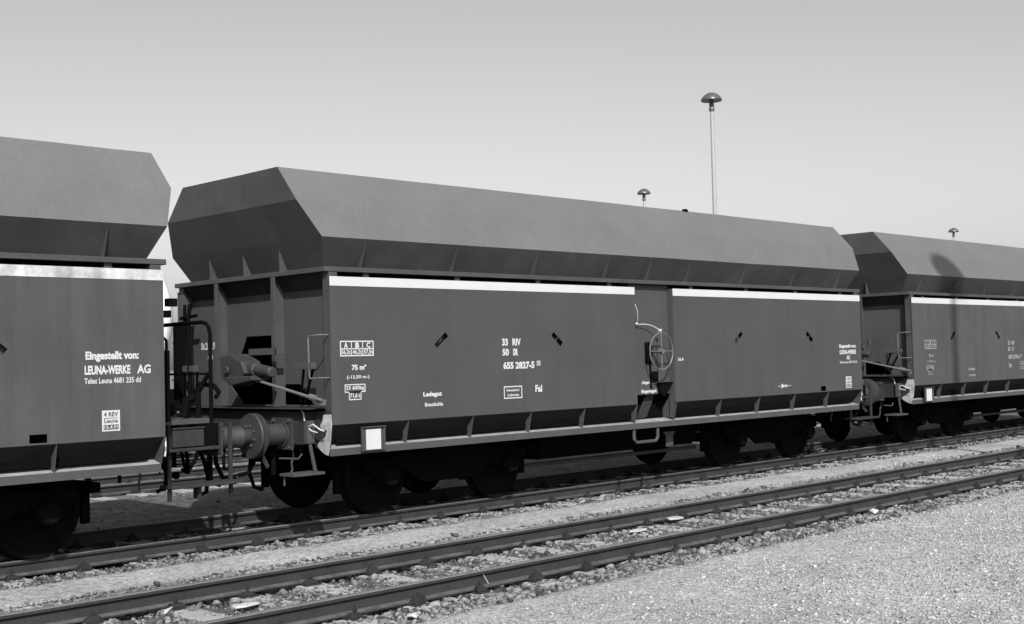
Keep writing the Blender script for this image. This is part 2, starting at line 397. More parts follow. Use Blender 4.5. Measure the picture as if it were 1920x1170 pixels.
def make_wagon(name, old=False, dirty_white=False):
    w = empty(name); pm = M['panel_old'] if old else M['panel']; wm = M['white_old'] if dirty_white else M['white']
    # hood: open-topped flared hopper rim, sheet steel
    m = MB(); t = .012
    def loop(r, o): x, y, z = r; return [(-x+o, -y+o, z), (x-o, -y+o, z), (x-o, y-o, z), (-x+o, y-o, z)]
    L = [loop(r, 0) for r in rings] + [loop(r, t) for r in reversed(rings)]
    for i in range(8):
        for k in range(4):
            m.cur = 0 if (k % 2 == 0 and i in (1, 2, 3, 4, 5)) else 1  # upper side faces take the lighter paint that carries the sunlight
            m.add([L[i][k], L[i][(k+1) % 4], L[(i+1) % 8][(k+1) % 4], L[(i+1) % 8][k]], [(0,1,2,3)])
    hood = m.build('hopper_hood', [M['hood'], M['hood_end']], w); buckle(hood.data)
    m = MB()
    for x in TAB + tuple(-q for q in TAB) + (0,):
        for s in (-1, 1):
            m.prism([(s*1.405, 2.902), (s*1.490, 2.902), (s*1.590, 3.205)], 'x', x-.005, x+.005)
    for y in (.78, .03, -.72):
        for s in (-1, 1): m.prism([(s*5.657, 2.902), (s*5.770, 2.902), (s*5.774, 3.150)], 'y', y-.005, y+.005)
    build_split(m, 'rim_gusset', M['hood_end'], hood)
    # belt flange all round
    m = MB(); m.plate([(-BX,-BY),(BX,-BY),(BX,BY),(-BX,BY)], [[(-5.60,-1.36),(5.60,-1.36),(5.60,1.36),(-5.60,1.36)]], 'z', 2.846, 2.901)
    m.build('belt_flange', M['frame'], w, bevel=.004)
    # tabs hanging under the flange
    m = MB()
    for x in TAB + tuple(-q for q in TAB):
        for s in (-1, 1): m.box(x-.04, x+.04, s*1.560-.012, s*1.560+.012, 2.70, 2.846)
    build_split(m, 'panel_hanger', M['frame'], w)
    # inner side walls, end walls
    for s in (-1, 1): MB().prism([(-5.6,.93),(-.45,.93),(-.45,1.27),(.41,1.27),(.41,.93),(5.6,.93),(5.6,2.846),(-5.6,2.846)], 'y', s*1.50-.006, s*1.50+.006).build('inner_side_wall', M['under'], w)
    hole = [(.24,2.18),(-.37,2.18),(-.46,2.02),(-.46,1.60),(-.85,1.60),(-1.12,1.36),(.34,1.36),(.62,1.60),(.36,1.98)]
    for s in (-1, 1):
        m = MB(); x = s*5.60
        m.plate([(-1.49,1.34),(1.49,1.34),(1.49,2.67),(-1.49,2.67)], [hole], 'x', x-.006, x+.006)
        # downward-facing flare below the flange, its shade painted in by a darker tone
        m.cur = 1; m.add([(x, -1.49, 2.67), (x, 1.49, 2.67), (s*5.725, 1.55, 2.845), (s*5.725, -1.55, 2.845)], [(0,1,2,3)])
        e = m.build('end_wall', [pm, M['shade']], w)
        m = MB()
        for y in (.66, -.56):
            m.prism([(x+s*.007, 1.34), (s*5.77, 1.34), (s*5.77, 2.844), (s*5.728, 2.844), (x+s*.007, 2.665)], 'y', y-.006, y+.006)
            m.box(min(s*5.77, s*5.782), max(s*5.77, s*5.782), y-.07, y+.012, 1.34, 2.844)
        for y in (-1.60, 1.48): m.box(min(s*5.61, s*5.725), max(s*5.61, s*5.725), y, y+.12, 1.16, 2.845)
        build_split(m, 'end_post', M['frame'], w, bevel=.003)
    # dark inner hopper slopes seen through the openings
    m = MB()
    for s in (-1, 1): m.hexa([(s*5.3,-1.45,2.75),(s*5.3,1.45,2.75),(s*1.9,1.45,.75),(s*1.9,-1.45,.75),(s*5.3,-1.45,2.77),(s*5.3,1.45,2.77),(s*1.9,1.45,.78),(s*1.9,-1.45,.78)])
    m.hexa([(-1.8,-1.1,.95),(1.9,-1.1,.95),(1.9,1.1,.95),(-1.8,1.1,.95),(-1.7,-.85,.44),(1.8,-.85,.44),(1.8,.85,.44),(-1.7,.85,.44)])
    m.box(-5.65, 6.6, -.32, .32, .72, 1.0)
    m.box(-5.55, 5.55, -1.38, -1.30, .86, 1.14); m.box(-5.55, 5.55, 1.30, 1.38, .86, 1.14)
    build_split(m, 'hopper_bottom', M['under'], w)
    # side flaps with oval-ish slots, white lining, lower ledge with gussets
    for s in (-1, 1):
        yo, yi = s*1.622, s*1.610
        for x0, x1, sl, box in ((-5.735, -.455, (-4.10, -2.07), None), (.416, 5.735, (2.04, 4.07), (4.37, 4.54))):
            holes = [slot(c, 2.07, 1 if i == 0 else -1) for i, c in enumerate(sl)]
            if box: holes.append([(box[0],1.165),(box[1],1.165),(box[1],1.245),(box[0],1.245)])
            m = MB(); m.plate([(x0,1.149),(x1,1.149),(x1,2.790),(x0,2.790)], holes, 'y', min(yo,yi), max(yo,yi))
            fl = m.build('side_flap', pm, w)
            m = MB(); m.box(x0, x1, min(yo, yo+s*.003), max(yo, yo+s*.003), 2.688, 2.792); m.build('white_lining', wm, fl)
            m = MB()
            for c in sl: m.box(c-.13, c+.13, s*1.535-.004, s*1.535+.004, 1.95, 2.19)
            for c in sl: m.tube([(c-.02, s*1.605, 2.05), (c+.02, s*1.605, 2.09)], .006, 6)
            build_split(m, 'slot_pin', M['frame'], fl)
            # weld seams of the sheets
            m = MB(); k = x0
            while k < x1-2:
                k += 1.52; m.box(k-.004, k+.004, min(yo, yo+s*.0018), max(yo, yo+s*.0018), 1.15, 2.687)
            build_split(m, 'weld_seam', pm, fl)
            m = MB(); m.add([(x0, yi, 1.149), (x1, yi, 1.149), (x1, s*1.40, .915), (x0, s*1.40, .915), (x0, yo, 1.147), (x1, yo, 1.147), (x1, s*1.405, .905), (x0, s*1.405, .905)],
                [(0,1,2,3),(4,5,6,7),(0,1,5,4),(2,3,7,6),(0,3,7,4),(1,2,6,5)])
            m.build('return_plate', M['plate_shade'], w)
            for g in GUS + ((5.72,) if x0 > 0 else (5.72,)):
                gx = g if x0 > 0 else -g
                if gx == -5.72: continue
                if gx == 5.72: gx = 5.726
                MB().prism([(s*1.618, 1.146), (s*1.557, .885), (s*1.40, .918)], 'x', gx-.005, gx+.005).build('gusset', M['frame'], w)
        m = MB(); m.prism([(s*1.40, .918), (s*1.556, .880), (s*1.556, .802), (s*1.545, .802), (s*1.545, .872), (s*1.40, .905)], 'x', -5.722, 5.722)
        lg = m.build('lower_ledge', M['ledge'], w)
        m = MB(); m.prism([(s*1.402, .9205), (s*1.402, .918), (s*1.553, .8815), (s*1.553, .8840)], 'x', -5.715, 5.715); m.build('ledge_dust_strip', M['dust'], lg)
        # middle bay: recessed panel, side cheeks, loop step
        mm = MB(); mm.box(-.455, .43, s*1.516-.005, s*1.516+.005, 1.275, 2.84)
        for X in (-.457, .416): mm.prism([(s*1.522, 2.789), (s*1.609, 2.789), (s*1.609, 1.15), (s*1.56, .92), (s*1.36, .92), (s*1.36, 1.02), (s*1.522, 1.26)], 'x', X-.004, X+.004)
        build_split(mm, 'bay_panel', pm, w)
        m = MB(); m.prism([(-.26, .92), (-.02, 1.27), (.18, 1.27), (-.02, .95)], 'y', s*1.42-.005, s*1.42+.005); m.build('bay_bracket', M['shade'], w)
        m = MB(); pts = [(-.43, .80), (-.43, .66), (-.38, .61), (.05, .61), (.10, .66), (.10, .80)]
        m.tube([(a, s*1.52, b) for a, b in pts], .024, 8); m.build('loop_step', M['frame'], w, True)
        # handwheel on its spindle
        c = Vector((.018, s*1.70, 1.885)); m = MB()
        m.tube([c+Vector((math.cos(k*math.pi/18)*.262, 0, math.sin(k*math.pi/18)*.262)) for k in range(36)], .0105, 8, True)
        for k in range(4):
            a = k*math.pi/2; m.tube([c+Vector((math.cos(a)*.03, 0, math.sin(a)*.03)), c+Vector((math.cos(a)*.255, 0, math.sin(a)*.255))], .010, 6)
        m.lathe([(-.03, .02), (-.03, .035), (.03, .035), (.03, .02)], c, 'y', 16)
        hw = m.build('handwheel', M['wheelrim'], w, True)
        m = MB(); m.lathe([(-.11, .018), (.11, .018)], (c.x, s*1.595, c.z), 'y', 12); m.box(-.14, -.01, s*1.52-.03, s*1.52+.03, 1.72, 2.02); m.box(-.03, .12, s*1.52-.03, s*1.52+.03, 1.44, 1.60)
        m.tube([(-.04, s*1.53, 1.72), (-.03, s*1.53, 1.36)], .016, 8)
        m.prism([(.10, 1.44), (.40, 1.44), (.36, 1.38), (.20, 1.24), (.12, 1.28)], 'y', s*1.57-.02, s*1.57+.02)
        build_split(m, 'spindle_bracket', M['under'], w)
        m = MB(); m.box(.06, .40, s*1.58-.03, s*1.58+.03, 1.442, 1.45); m.build('bracket_plate', M['frame'], w)
    # rope looped over the handwheel (camera side)
    m = MB(); m.tube([(-.465,-1.632,2.555),(-.41,-1.632,2.46),(-.375,-1.60,2.33),(-.355,-1.56,2.285),(-.30,-1.56,2.27),(-.22,-1.58,2.275),(-.12,-1.60,2.265),(-.04,-1.62,2.24),(.03,-1.65,2.20),(.05,-1.66,2.19)], .0065, 8)
    m.lathe([(-.02,.008),(0,.022),(.02,.008)], (-.36,-1.57,2.28), 'y', 10); m.box(.03,.075,-1.67,-1.64,2.17,2.205); build_split(m, 'tie_wire', M['rope'], w, True)
    # placard holder with white sheet
    for s in (-1, 1):
        x0 = -5.325
        m = MB(); m.box(x0, x0+.335, s*1.607-.006, s*1.607+.006, .832, 1.095); m.box(x0-.005, x0+.34, min(s*1.60,s*1.64), max(s*1.60,s*1.64), 1.095, 1.105)
        m.box(x0, x0+.03, min(s*1.613,s*1.625), max(s*1.613,s*1.625), .832, 1.09); m.box(x0+.305, x0+.335, min(s*1.613,s*1.625), max(s*1.613,s*1.625), .832, 1.09)
        h = m.build('label_holder', M['frame'], w); MB().box(x0+.062, x0+.275, min(s*1.614,s*1.617), max(s*1.614,s*1.617), .845, 1.075).build('paper_label', M['white'], h)
    # ---- plain end (-x): headstock, pale chipped end plate, step, gear
    m = MB(); m.box(-5.86, -5.70, -1.28, 1.28, .93, 1.30); m.box(-5.95, -5.62, -1.45, 1.45, 1.325, 1.338)
    m.prism([(-1.60,1.30),(-1.33,1.30),(-1.33,.95),(-1.45,.90)], 'x', -5.70, -5.69); build_split(m, 'headstock', M['shade'], w, bevel=.004)
    m = MB(); m.prism([(-1.485,1.262),(-1.615,1.268),(-1.628,1.15),(-1.600,.96),(-1.555,.815),(-1.50,.826),(-1.43,.862),(-1.36,.912),(-1.40,.96),(-1.52,1.02),(-1.54,1.09),(-1.44,1.10),(-1.42,1.14),(-1.47,1.20)], 'x', -5.752, -5.742)
    m.build('chipped_end_plate', M['chip'], w)['label'] = 'end plate with pale chipped paint at the lower corner of the body'
    m = MB(); m.prism([(-1.62,1.30),(-1.30,1.30),(-1.30,.90),(-1.54,.82)], 'x', -5.740, -5.728); m.build('corner_plate', M['shade'], w)
    m = MB(); m.tube([(-5.83,-1.18,1.30),(-5.86,-1.24,1.31),(-5.87,-1.28,1.27),(-5.87,-1.30,1.18),(-5.87,-1.36,1.13),(-5.86,-1.44,1.16),(-5.84,-1.55,1.10),(-5.83,-1.60,1.09)], .009, 8)
    m.tube([(-5.87,-1.36,1.13),(-5.86,-1.40,1.09),(-5.85,-1.50,1.07)], .008, 8); build_split(m, 'pale_lashing_wire', M['rope'], w, True)
    for s in (-1, 1):
        m = MB(); y = s*1.35
        m.box(-6.16, -5.74, y-.13, y+.13, .608, .636); m.tube([(-5.775,y,.63),(-5.84,y,.92),(-5.83,y,1.12)], .022, 8); m.tube([(-6.12,y+.1,.63),(-6.12,y+.1,.50)], .012, 6)
        m.box(-5.90,-5.80,y-.03,y+.03,.95,1.20); m.tube([(-6.15,y+.15,.80),(-5.93,y+.1,.78),(-5.88,y+.1,.83)], .010, 6); build_split(m, 'shunter_step', M['frame'], w)
    for s in (-1, 1):
        m = MB(); y = s*1.39; m.tube([(-5.73,y-s*-.19,2.145),(-5.85,y-s*-.17,2.145),(-5.87,y-s*-.12,2.14),(-5.87,y,2.13),(-5.87,y,2.10),(-5.86,y,1.68),(-5.86,y-s*-.02,1.665),(-5.86,y-s*-.18,1.67),(-5.73,y-s*-.19,1.67)], .009, 8)
        m.build('grab_rail', M['hood'] if s < 0 else M['frame'], w, True)
    m = MB(); m.prism([(.02,1.94),(-.2,1.965),(-.43,1.875),(-.52,1.74),(-.24,1.585),(.01,1.69)], 'x', -6.12, -5.86)
    m.tube([(-6.0,-.40,1.80),(-6.0,-.62,1.775),(-6.0,-.88,1.745)], [.085,.07,.058], 14); m.tube([(-6.0,-.55,1.77),(-6.0,-.60,1.77)], .09, 14)
    m.prism([(-.10,1.70),(-.24,1.60),(-.70,1.66),(-.62,1.71)], 'x', -6.13, -5.9); m.lathe([(-.03,.02),(-.03,.045),(.0,.05)], (-6.13,-.16,1.78), 'x', 12)
    build_split(m, 'unloading_gear', M['buffer'], w, bevel=.01)
    m = MB(); m.tube([(-6.05,-.38,1.705),(-5.90,-1.40,1.47),(-5.86,-1.62,1.425)], [.016,.018,.018], 8); m.tube([(-5.88,-1.42,1.465),(-5.87,-1.52,1.445)], .035, 10)
    m.prism([(-1.50,1.44),(-1.61,1.43),(-1.60,1.37),(-1.54,1.385)], 'x', -5.86, -5.80); build_split(m, 'operating_rod', M['hood'], w, True)
    m = MB(); m.box(-5.90, -5.885, -.80, -.25, 1.945, 2.02); m.box(-5.90,-5.79,-.80,-.785,1.945,2.02)
    m.box(-5.87, -5.80, -1.44, -1.06, 1.77, 1.845); m.box(-5.87, -5.80, 1.02, 1.30, 1.77, 1.845); build_split(m, 'end_bracket', M['panel'], w, bevel=.003)
    m = MB()
    for y0, y1 in ((-1.20,-1.02),(-1.38,-1.10),(1.22,1.38),(1.06,1.22)): m.tube([(-5.80,y0,1.77),(-5.72,y1,1.40)], .016, 6)
    m.tube([(-5.80,1.20,2.62),(-5.83,1.20,2.45),(-5.85,1.17,2.40),(-5.85,1.15,1.35)], .028, 8); m.tube([(-5.80,1.33,2.62),(-5.86,1.33,1.35)], .022, 8); m.tube([(-5.82,1.40,2.45),(-5.82,1.02,2.47)], .022, 8)
    m.box(-5.90,-5.78,1.38,1.46,1.42,2.40); m.box(-5.93,-5.85,1.58,1.70,2.47,2.56); build_split(m, 'brake_pipework', M['under'], w, True)
    # ---- platform end (+x)
    m = MB(); m.box(6.56, 6.70, -1.03, 1.03, .93, 1.22); m.box(5.70, 6.56, -1.22, -1.14, .95, 1.20); m.box(5.70, 6.56, 1.14, 1.22, .95, 1.20); build_split(m, 'platform_frame', M['under'], w, bevel=.004)
    m = MB(); m.box(5.745, 6.46, -1.25, 1.25, 1.235, 1.285); m.build('platform_floor', M['frame'], w, bevel=.004)
    m = MB(); m.box(6.02, 6.38, -1.27, -1.235, 1.005, 1.20); m.box(6.01, 6.39, -1.285, -1.23, 1.19, 1.205); m.build('tool_box', M['shade'], w, bevel=.004)
    for s in (-1, 1):
        m = MB(); y = s*1.22
        m.box(5.95, 6.56, y-.10, y+.10, .965, .995); m.box(5.96, 6.80, y-.13, y+.13, .590, .622)
        for x in (6.0, 6.72): m.box(x-.02, x+.02, y-.015, y+.015, .46, 1.23)
        m.box(6.3, 6.34, y-.05, y+.05, .46, .59); build_split(m, 'platform_steps', M['shade'], w, bevel=.003)
    m = MB(); m.tube([(6.70,.95,1.22),(6.70,.95,2.22),(6.70,.90,2.29),(6.70,.82,2.305),(6.70,-.72,2.315),(6.70,-.80,2.30),(6.70,-.86,2.26),(6.70,-.89,2.18),(6.70,-.89,1.22)], .022, 10)
    m.tube([(6.70,-.89,1.75),(6.70,.95,1.75)], .012, 8); m.build('platform_railing', M['under'], w, True)
    m = MB()
    for s in (-1, 1): m.tube([(5.74,s*1.30,2.17),(5.86,s*1.33,2.16),(5.90,s*1.375,2.10),(5.90,s*1.38,1.28)], .016, 8)
    m.box(5.86, 5.95, -1.35, -1.32, 1.28, 2.0); m.box(5.86,5.96,-1.50,-1.42,2.44,2.52); build_split(m, 'end_grab_rail', M['under'], w, True)
    m = MB(); m.tube([(6.35,-.15,1.28),(6.35,-.15,2.0)], .03, 8)
    m.tube([(6.35+math.cos(k*math.pi/12)*.2, -.15+math.sin(k*math.pi/12)*.2, 2.0) for k in range(24)], .014, 8, True)
    m.tube([(6.15,-.15,2.0),(6.55,-.15,2.0)], .010, 6); m.tube([(6.35,-.35,2.0),(6.35,.05,2.0)], .010, 6); m.build('brake_column', M['under'], w, True)
    m = MB(); m.tube([(6.70,-.86,1.76),(6.64,-.72,1.55),(6.60,-.80,1.24)], [.022,.034,.03], 8); m.tube([(6.72,-.60,1.64),(6.76,-.85,1.62),(6.72,-1.02,1.55),(6.62,-1.12,1.50)], .024, 8)
    m.tube([(6.30,-1.0,1.30),(6.34,-1.0,1.48),(6.42,-1.0,1.50)], .05, 8); m.lathe([(0,.02),(.03,.06),(.09,.06),(.12,.02)], (6.18,-.95,1.32), 'z', 12)
    build_split(m, 'brake_lever', M['under'], w, True)
    for y in (-.62, .62):
        m = MB(); m.tube([(6.70,y,1.0),(6.84,y,1.02),(6.93,y+.05,.92),(6.99,y+.12,.74),(7.06,y+.10,.58),(7.16,y+.04,.55)], .026, 8); m.lathe([(0,.03),(.03,.045),(.07,.045)], (7.12,y+.06,.54), 'x', 10); m.build('air_hose', M['under'], w, True)
        m = MB(); m.tube([(-5.86,y,1.0),(-5.98,y,1.0),(-6.05,y,.90),(-6.12,y-.04,.74),(-6.20,y-.04,.62),(-6.30,y,.60)], .026, 8); m.build('air_hose', M['under'], w, True)
    for x, sg in ((5.76, 1), (-5.74, -1)):
        m = MB()
        for q in range(5): m.tube([(x+sg*.05+ .02*sg*(q%2), -.98+q*.012, .92-q*.07),(x+sg*.05+.02*sg*((q+1)%2), -.98+(q+1)*.012, .92-(q+1)*.07)], .012, 6)
        m.build('hanging_chain', M['frame'], w, True)
    m = MB(); m.tube([(5.745,-1.60,1.14),(5.76,-1.58,1.10),(5.75,-1.60,1.05),(5.765,-1.57,1.0),(5.75,-1.58,.95)], .009, 6); m.build('pale_chain', M['rope'], w, True)
    # ---- buffers and couplings
    for x, s in ((-5.86, -1), (6.70, 1)):
        for y in (-.875, .875):
            m = MB(); tip = -6.262 if s < 0 else 7.232
            m.box(min(x, x+s*.03), max(x, x+s*.03), y-.19, y+.19, .87, 1.23)
            ln = abs(tip-x); pr_ = [(.03,.15),(.05,.15),(.05,.122),(ln*.62,.118),(ln*.64,.125),(ln*.66,.125),(ln*.66,.085),(ln-.06,.085),(ln-.05,.14)]
            pr_ = [(s*a, r) for a, r in pr_]; bs = m.lathe(pr_, (x, y, 1.045), 'x', 32).build('buffer', M['buffer'], w, True)
            m = MB()
            for q in range(8): m.lathe([(s*(ln-.075),.014),(s*(ln-.05),.014)], (x, y+math.cos(q*math.pi/4+.3)*.115, 1.045+math.sin(q*math.pi/4+.3)*.115), 'x', 6)
            for qy in (-.15,.15):
                for qz in (-.15,.15): m.lathe([(s*.03,.02),(s*.05,.02)], (x, y+qy, 1.045+qz), 'x', 6)
            m.build('bolt_ring', M['frame'], bs)
            hp = [(s*(ln-.05), .13), (s*(ln-.045), .245), (s*(ln-.025), .252), (s*(ln-.006), .20), (s*(ln), .06)]
            MB().lathe(hp, (x, y, 1.045), 'x', 40).build('buffer_head', M['buffer'], bs, True)
        m = MB(); m.tube([(x, 0, 1.04), (x+s*.18, 0, 1.04), (x+s*.28, 0, .99), (x+s*.30, 0, .90), (x+s*.2, 0, .90)], .04, 8)
        m.tube([(x+s*.15, .06, 1.0), (x+s*.2, .07, .80), (x+s*.22, .03, .62), (x+s*.2, -.05, .62), (x+s*.18, -.07, .8), (x+s*.15, -.06, 1.0)], .02, 8)
        build_split(m, 'screw_coupling', M['under'], w, True)
        for y in (-.45, .45):
            m = MB(); m.tube([(x, y, .93), (x+s*.10, y, .91), (x+s*.16, y, .80), (x+s*.20, y-.02, .60), (x+s*.16, y-.05, .44), (x+s*.05, y-.06, .40)], .024, 8)
            m.tube([(x, y-.3, .92), (x+s*.06, y-.3, .86), (x+s*.06, y-.3, .58)], .03, 8); build_split(m, 'brake_hose', M['under'], w, True)
    m = MB(); m.prism([(-.62,.93),(-.70,.88),(-.68,.74),(-.76,.66),(-.80,.69),(-.72,.78)], 'x', -6.02, -6.01); m.build('pale_tag', M['chip'], w)
    # ---- bogies
    for bx in (-3.485, 3.765):
        m = MB()
        for s in (-1, 1):
            y = s*1.02
            m.prism([(bx-1.35,.52),(bx-1.35,.66),(bx-.75,.70),(bx-.35,.80),(bx+.35,.80),(bx+.75,.70),(bx+1.35,.66),(bx+1.35,.52),(bx+.75,.52),(bx+.45,.34),(bx-.45,.34),(bx-.75,.52)], 'y', y-.04, y+.04)
            for ax in (-1.015, 1.015):
                m.lathe([(0,.13),(.03,.14),(.13,.12),(.16,.09)] if s > 0 else [(0,.13),(-.03,.14),(-.13,.12),(-.16,.09)], (bx+ax, y, .46), 'y', 20)
                for q in (-.19, .19): m.lathe([(.0,.055),(.18,.055)], (bx+ax+q, y, .48), 'z', 12)
            for ax in (-1.55, -.47, .47, 1.55): m.box(bx+ax-.04, bx+ax+.04, s*.75-.04, s*.75+.04, .28, .62)
        m.box(bx-.25, bx+.25, -1.0, 1.0, .55, .84); m.box(bx-1.6, bx-1.5, -1, 1, .60, .70); m.box(bx+1.5, bx+1.6, -1, 1, .60, .70)
        bf = m.build('bogie_frame', M['under'], w, bevel=.006)
        for ax in (-1.015, 1.015):
            MB().lathe([(-.95,.065),(-.66,.08),(0,.075),(.66,.08),(.95,.065)], (bx+ax, 0, .46), 'y', 16).build('axle', M['under'], bf, True)
            for s in (-1, 1):
                pr_ = [(s*-.065, .10),(s*-.065,.16),(s*-.03,.20),(s*-.03,.39),(s*-.055,.40),(s*-.07,.475),(s*-.05,.49),(s*-.033,.485),(s*-.02,.463),(s*.055,.458),(s*.062,.452),(s*.062,.40),(s*.03,.38),(s*.015,.20),(s*.06,.15),(s*.06,.10)]
                MB().lathe(pr_, (bx+ax, s*.755, .46), 'y', 48).build('wheel', M['tyre'], bf, True)
    m = MB()
    for s in (-1, 1): m.tube([(-2.0, s*.6, .35), (2.2, s*.6, .35)], .03, 8)
    m.lathe([(0,.15),(.7,.15)], (-.6, .7, .62), 'x', 16); m.prism([(.52,.70),(.80,.70),(.74,.64),(.74,.50),(.58,.48),(.58,.64)], 'y', -1.30, -1.285)
    build_split(m, 'brake_rigging', M['frame'], w)
    return w
M['dust'] = mat('dusty_ledge_top', .19, .8, .25, 5, .15, 50, spec=.1)
M['ledge'] = mat('ledge_paint', .045, .6, .15, 3, .12, 40, spec=.35)
def side(dx=0, dz=0): return lambda x, z: (x+dx, -1.6255, z+dz)
def end_lettering(w, st):
    L = Letter(lambda u, z: (-5.6085, -u, z)); L.text(st, -1.275, -.945, 2.04, 2.135); L.text('(a)', -1.12, -1.00, 1.90, 1.99, 0); L.build(w, M['letter'])
def right_text(w, wide, m):
    L = Letter(side())
    if wide:
        L.text('Eingestellt von:', 4.915, 5.46, 1.895, 1.995); L.build(w, m); L.text('LEUNA-WERKE', 4.905, 5.37, 1.775, 1.862); L.text('AG', 5.44, 5.585, 1.775, 1.862, .005); L.build(w, m); L.text('Telex Leuna 4681 235 dd', 4.90, 5.48, 1.69, 1.745, .006); L.build(w, m)
        x0, x1, z0, z1 = 5.072, 5.255, 1.235, 1.433
    else:
        L.text('Eingestellt von:', 4.995, 5.55, 1.862, 1.940); L.build(w, m); L.text('LEUNA-WERKE', 5.005, 5.545, 1.768, 1.845); L.build(w, m); L.text('AG', 5.225, 5.335, 1.675, 1.748); L.build(w, m); L.text('Telex Leuna 4681 235 dd', 4.995, 5.57, 1.612, 1.655, .006)
        L.build(w, m); L.text('16.4', .495, .622, 1.738, 1.790); L.build(w, m); L.rect(3.085, 3.17, 1.282, 1.290); L.rect(3.36, 3.465, 1.282, 1.290)
        L.m.add([L.map(3.18, 1.25), L.map(3.18, 1.325), L.map(3.28, 1.287)], [(0,1,2)]); L.text('=', 3.27, 3.35, 1.268, 1.305); L.build(w, m)
        x0, x1, z0, z1 = 5.175, 5.36, 1.19, 1.385
    L = Letter(side()); L.rect(x0, x1, z0, z1); L.build(w, m)
    L = Letter(lambda x, z: (x, -1.6275, z)); a = x1-x0; h = z1-z0
    L.text('4 REV', x0+.1*a, x1-.1*a, z0+.70*h, z0+.92*h, .01); L.text('Leuna', x0+.12*a, x1-.12*a, z0+.40*h, z0+.60*h, .008); L.rect(x0+.12*a, x1-.1*a, z0+.61*h, z0+.635*h)
    L.rect(x0+.08*a, x1-.08*a, z0+.08*h, z0+.31*h); L.build(w, M['panel'])
    L = Letter(lambda x, z: (x, -1.6295, z)); L.text('15.4.91', x0+.12*a, x1-.12*a, z0+.11*h, z0+.28*h, 0); L.build(w, m)
def left_text(w, m, num, P):
    gx, gz = P['grid']; L = Letter(side(gx, gz)); W_ = .475; x0 = -5.610; z1 = 2.075; z0 = 1.902; zm = 1.985
    L.frame(x0, x0+W_, z0, z1, .014); L.rect(x0+.014, x0+W_-.014, zm-.006, zm+.006)
    for i, (c, v) in enumerate((('A', '36,2t'), ('B', '46,2t'), ('C', '57,5t'))):
        a = x0 + W_*i/3
        if i: L.rect(a-.006, a+.006, z0+.014, z1-.014)
        L.text(c, a+.055, a+.11, zm+.01, z1-.018, .02); L.text(v, a+.016, a+W_/3-.014, z0+.018, zm-.012, .012)
    L.build(w, m)
    L = Letter(side(gx, gz)); L.text('75 m³', -5.452, -5.248, 1.745, 1.806); L.build(w, m); L.text('(-13,50 m-)', -5.522, -5.206, 1.64, 1.689, .008)
    L.build(w, m); L.frame(-5.556, -5.265, 1.497, 1.590, .011); L.text('25 600kg', -5.538, -5.282, 1.515, 1.572, .01); L.frame(-5.500, -5.325, 1.412, 1.508, .011); L.text('71,6 t', -5.482, -5.342, 1.43, 1.49, .008); L.build(w, m)
    gx, gz = P['load']; L = Letter(side(gx, gz)); L.text('Ladegut', -4.408, -4.115, 1.395, 1.465); L.build(w, m); L.text('Braunkohle', -4.385, -4.10, 1.292, 1.338, .014); L.build(w, m)
    gx, gz = P['num']; L = Letter(side(gx, gz))
    L.text('33', -3.087, -2.985, 1.995, 2.086); L.text('RIV', -2.905, -2.755, 1.995, 2.086); L.build(w, m); L.text('50', -3.085, -2.97, 1.870, 1.958); L.text('DR', -2.895, -2.81, 1.870, 1.958, .03)
    L.build(w, m); L.text(num, -3.075, -2.515, 1.700, 1.793, .02); L.build(w, m); L.frame(-2.47, -2.405, 1.735, 1.795, .009); L.text('m', -2.455, -2.42, 1.75, 1.78, .01); L.build(w, m)
    gx, gz = P['home']; L = Letter(side(gx, gz)); L.frame(-3.077, -2.752, 1.33, 1.487, .014); L.text('Heimatbahnhof', -3.03, -2.80, 1.42, 1.453, .012); L.text('Großkorbetha', -3.015, -2.81, 1.358, 1.392, .012); L.build(w, m)
    gx, gz = P['fal']; L = Letter(side(gx, gz)); L.text('Fal', -2.51, -2.385, 1.395, 1.486, .012); L.build(w, m)
    L = Letter(lambda x, z: (x, -1.5225, z)); L.text('Abgeriegelt', -.228, .10, 1.412, 1.468, .02); L.build(w, m); L.text('Eingeriegelt', -.24, .105, 1.255+.03, 1.315+.03, .02); L.build(w, m)
P0 = dict(grid=(0,0), load=(0,0), num=(0,0), home=(0,0), fal=(0,0))
P3 = dict(grid=(.32,-.08), load=(.92,-.03), num=(1.48,-.13), home=(2.05,.02), fal=(.92,.0))
G = 'hopper wagons in the goods train'
w1 = make_wagon('hopper_wagon'); w1.location = (0, 0, 0)
tag(w1, 'complete hopper wagon in the middle, clean white line along its side, marked 655 2827-5', 'freight wagon', G)
end_lettering(w1, 'St.211.9'); right_text(w1, False, M['letter']); left_text(w1, M['letter'], '655 2827-5', P0)
w0 = make_wagon('hopper_wagon', True, True); w0.location = (-13.5, 0, 0)
tag(w0, 'nearest hopper wagon, cut off by the left edge, with smudged white line and streaky paint', 'freight wagon', G)
end_lettering(w0, 'St.211.9'); right_text(w0, True, M['letter']); left_text(w0, M['letter'], '655 2801-0', P0)
w2 = make_wagon('hopper_wagon', True); w2.location = (13.37, 0, 0)
tag(w2, 'farthest hopper wagon at the right edge, crossed by the shadow of a lamp mast', 'freight wagon', G)
end_lettering(w2, 'St.211.9'); right_text(w2, True, M['letter_faded']); left_text(w2, M['letter_faded'], '655 2198-5', P3)

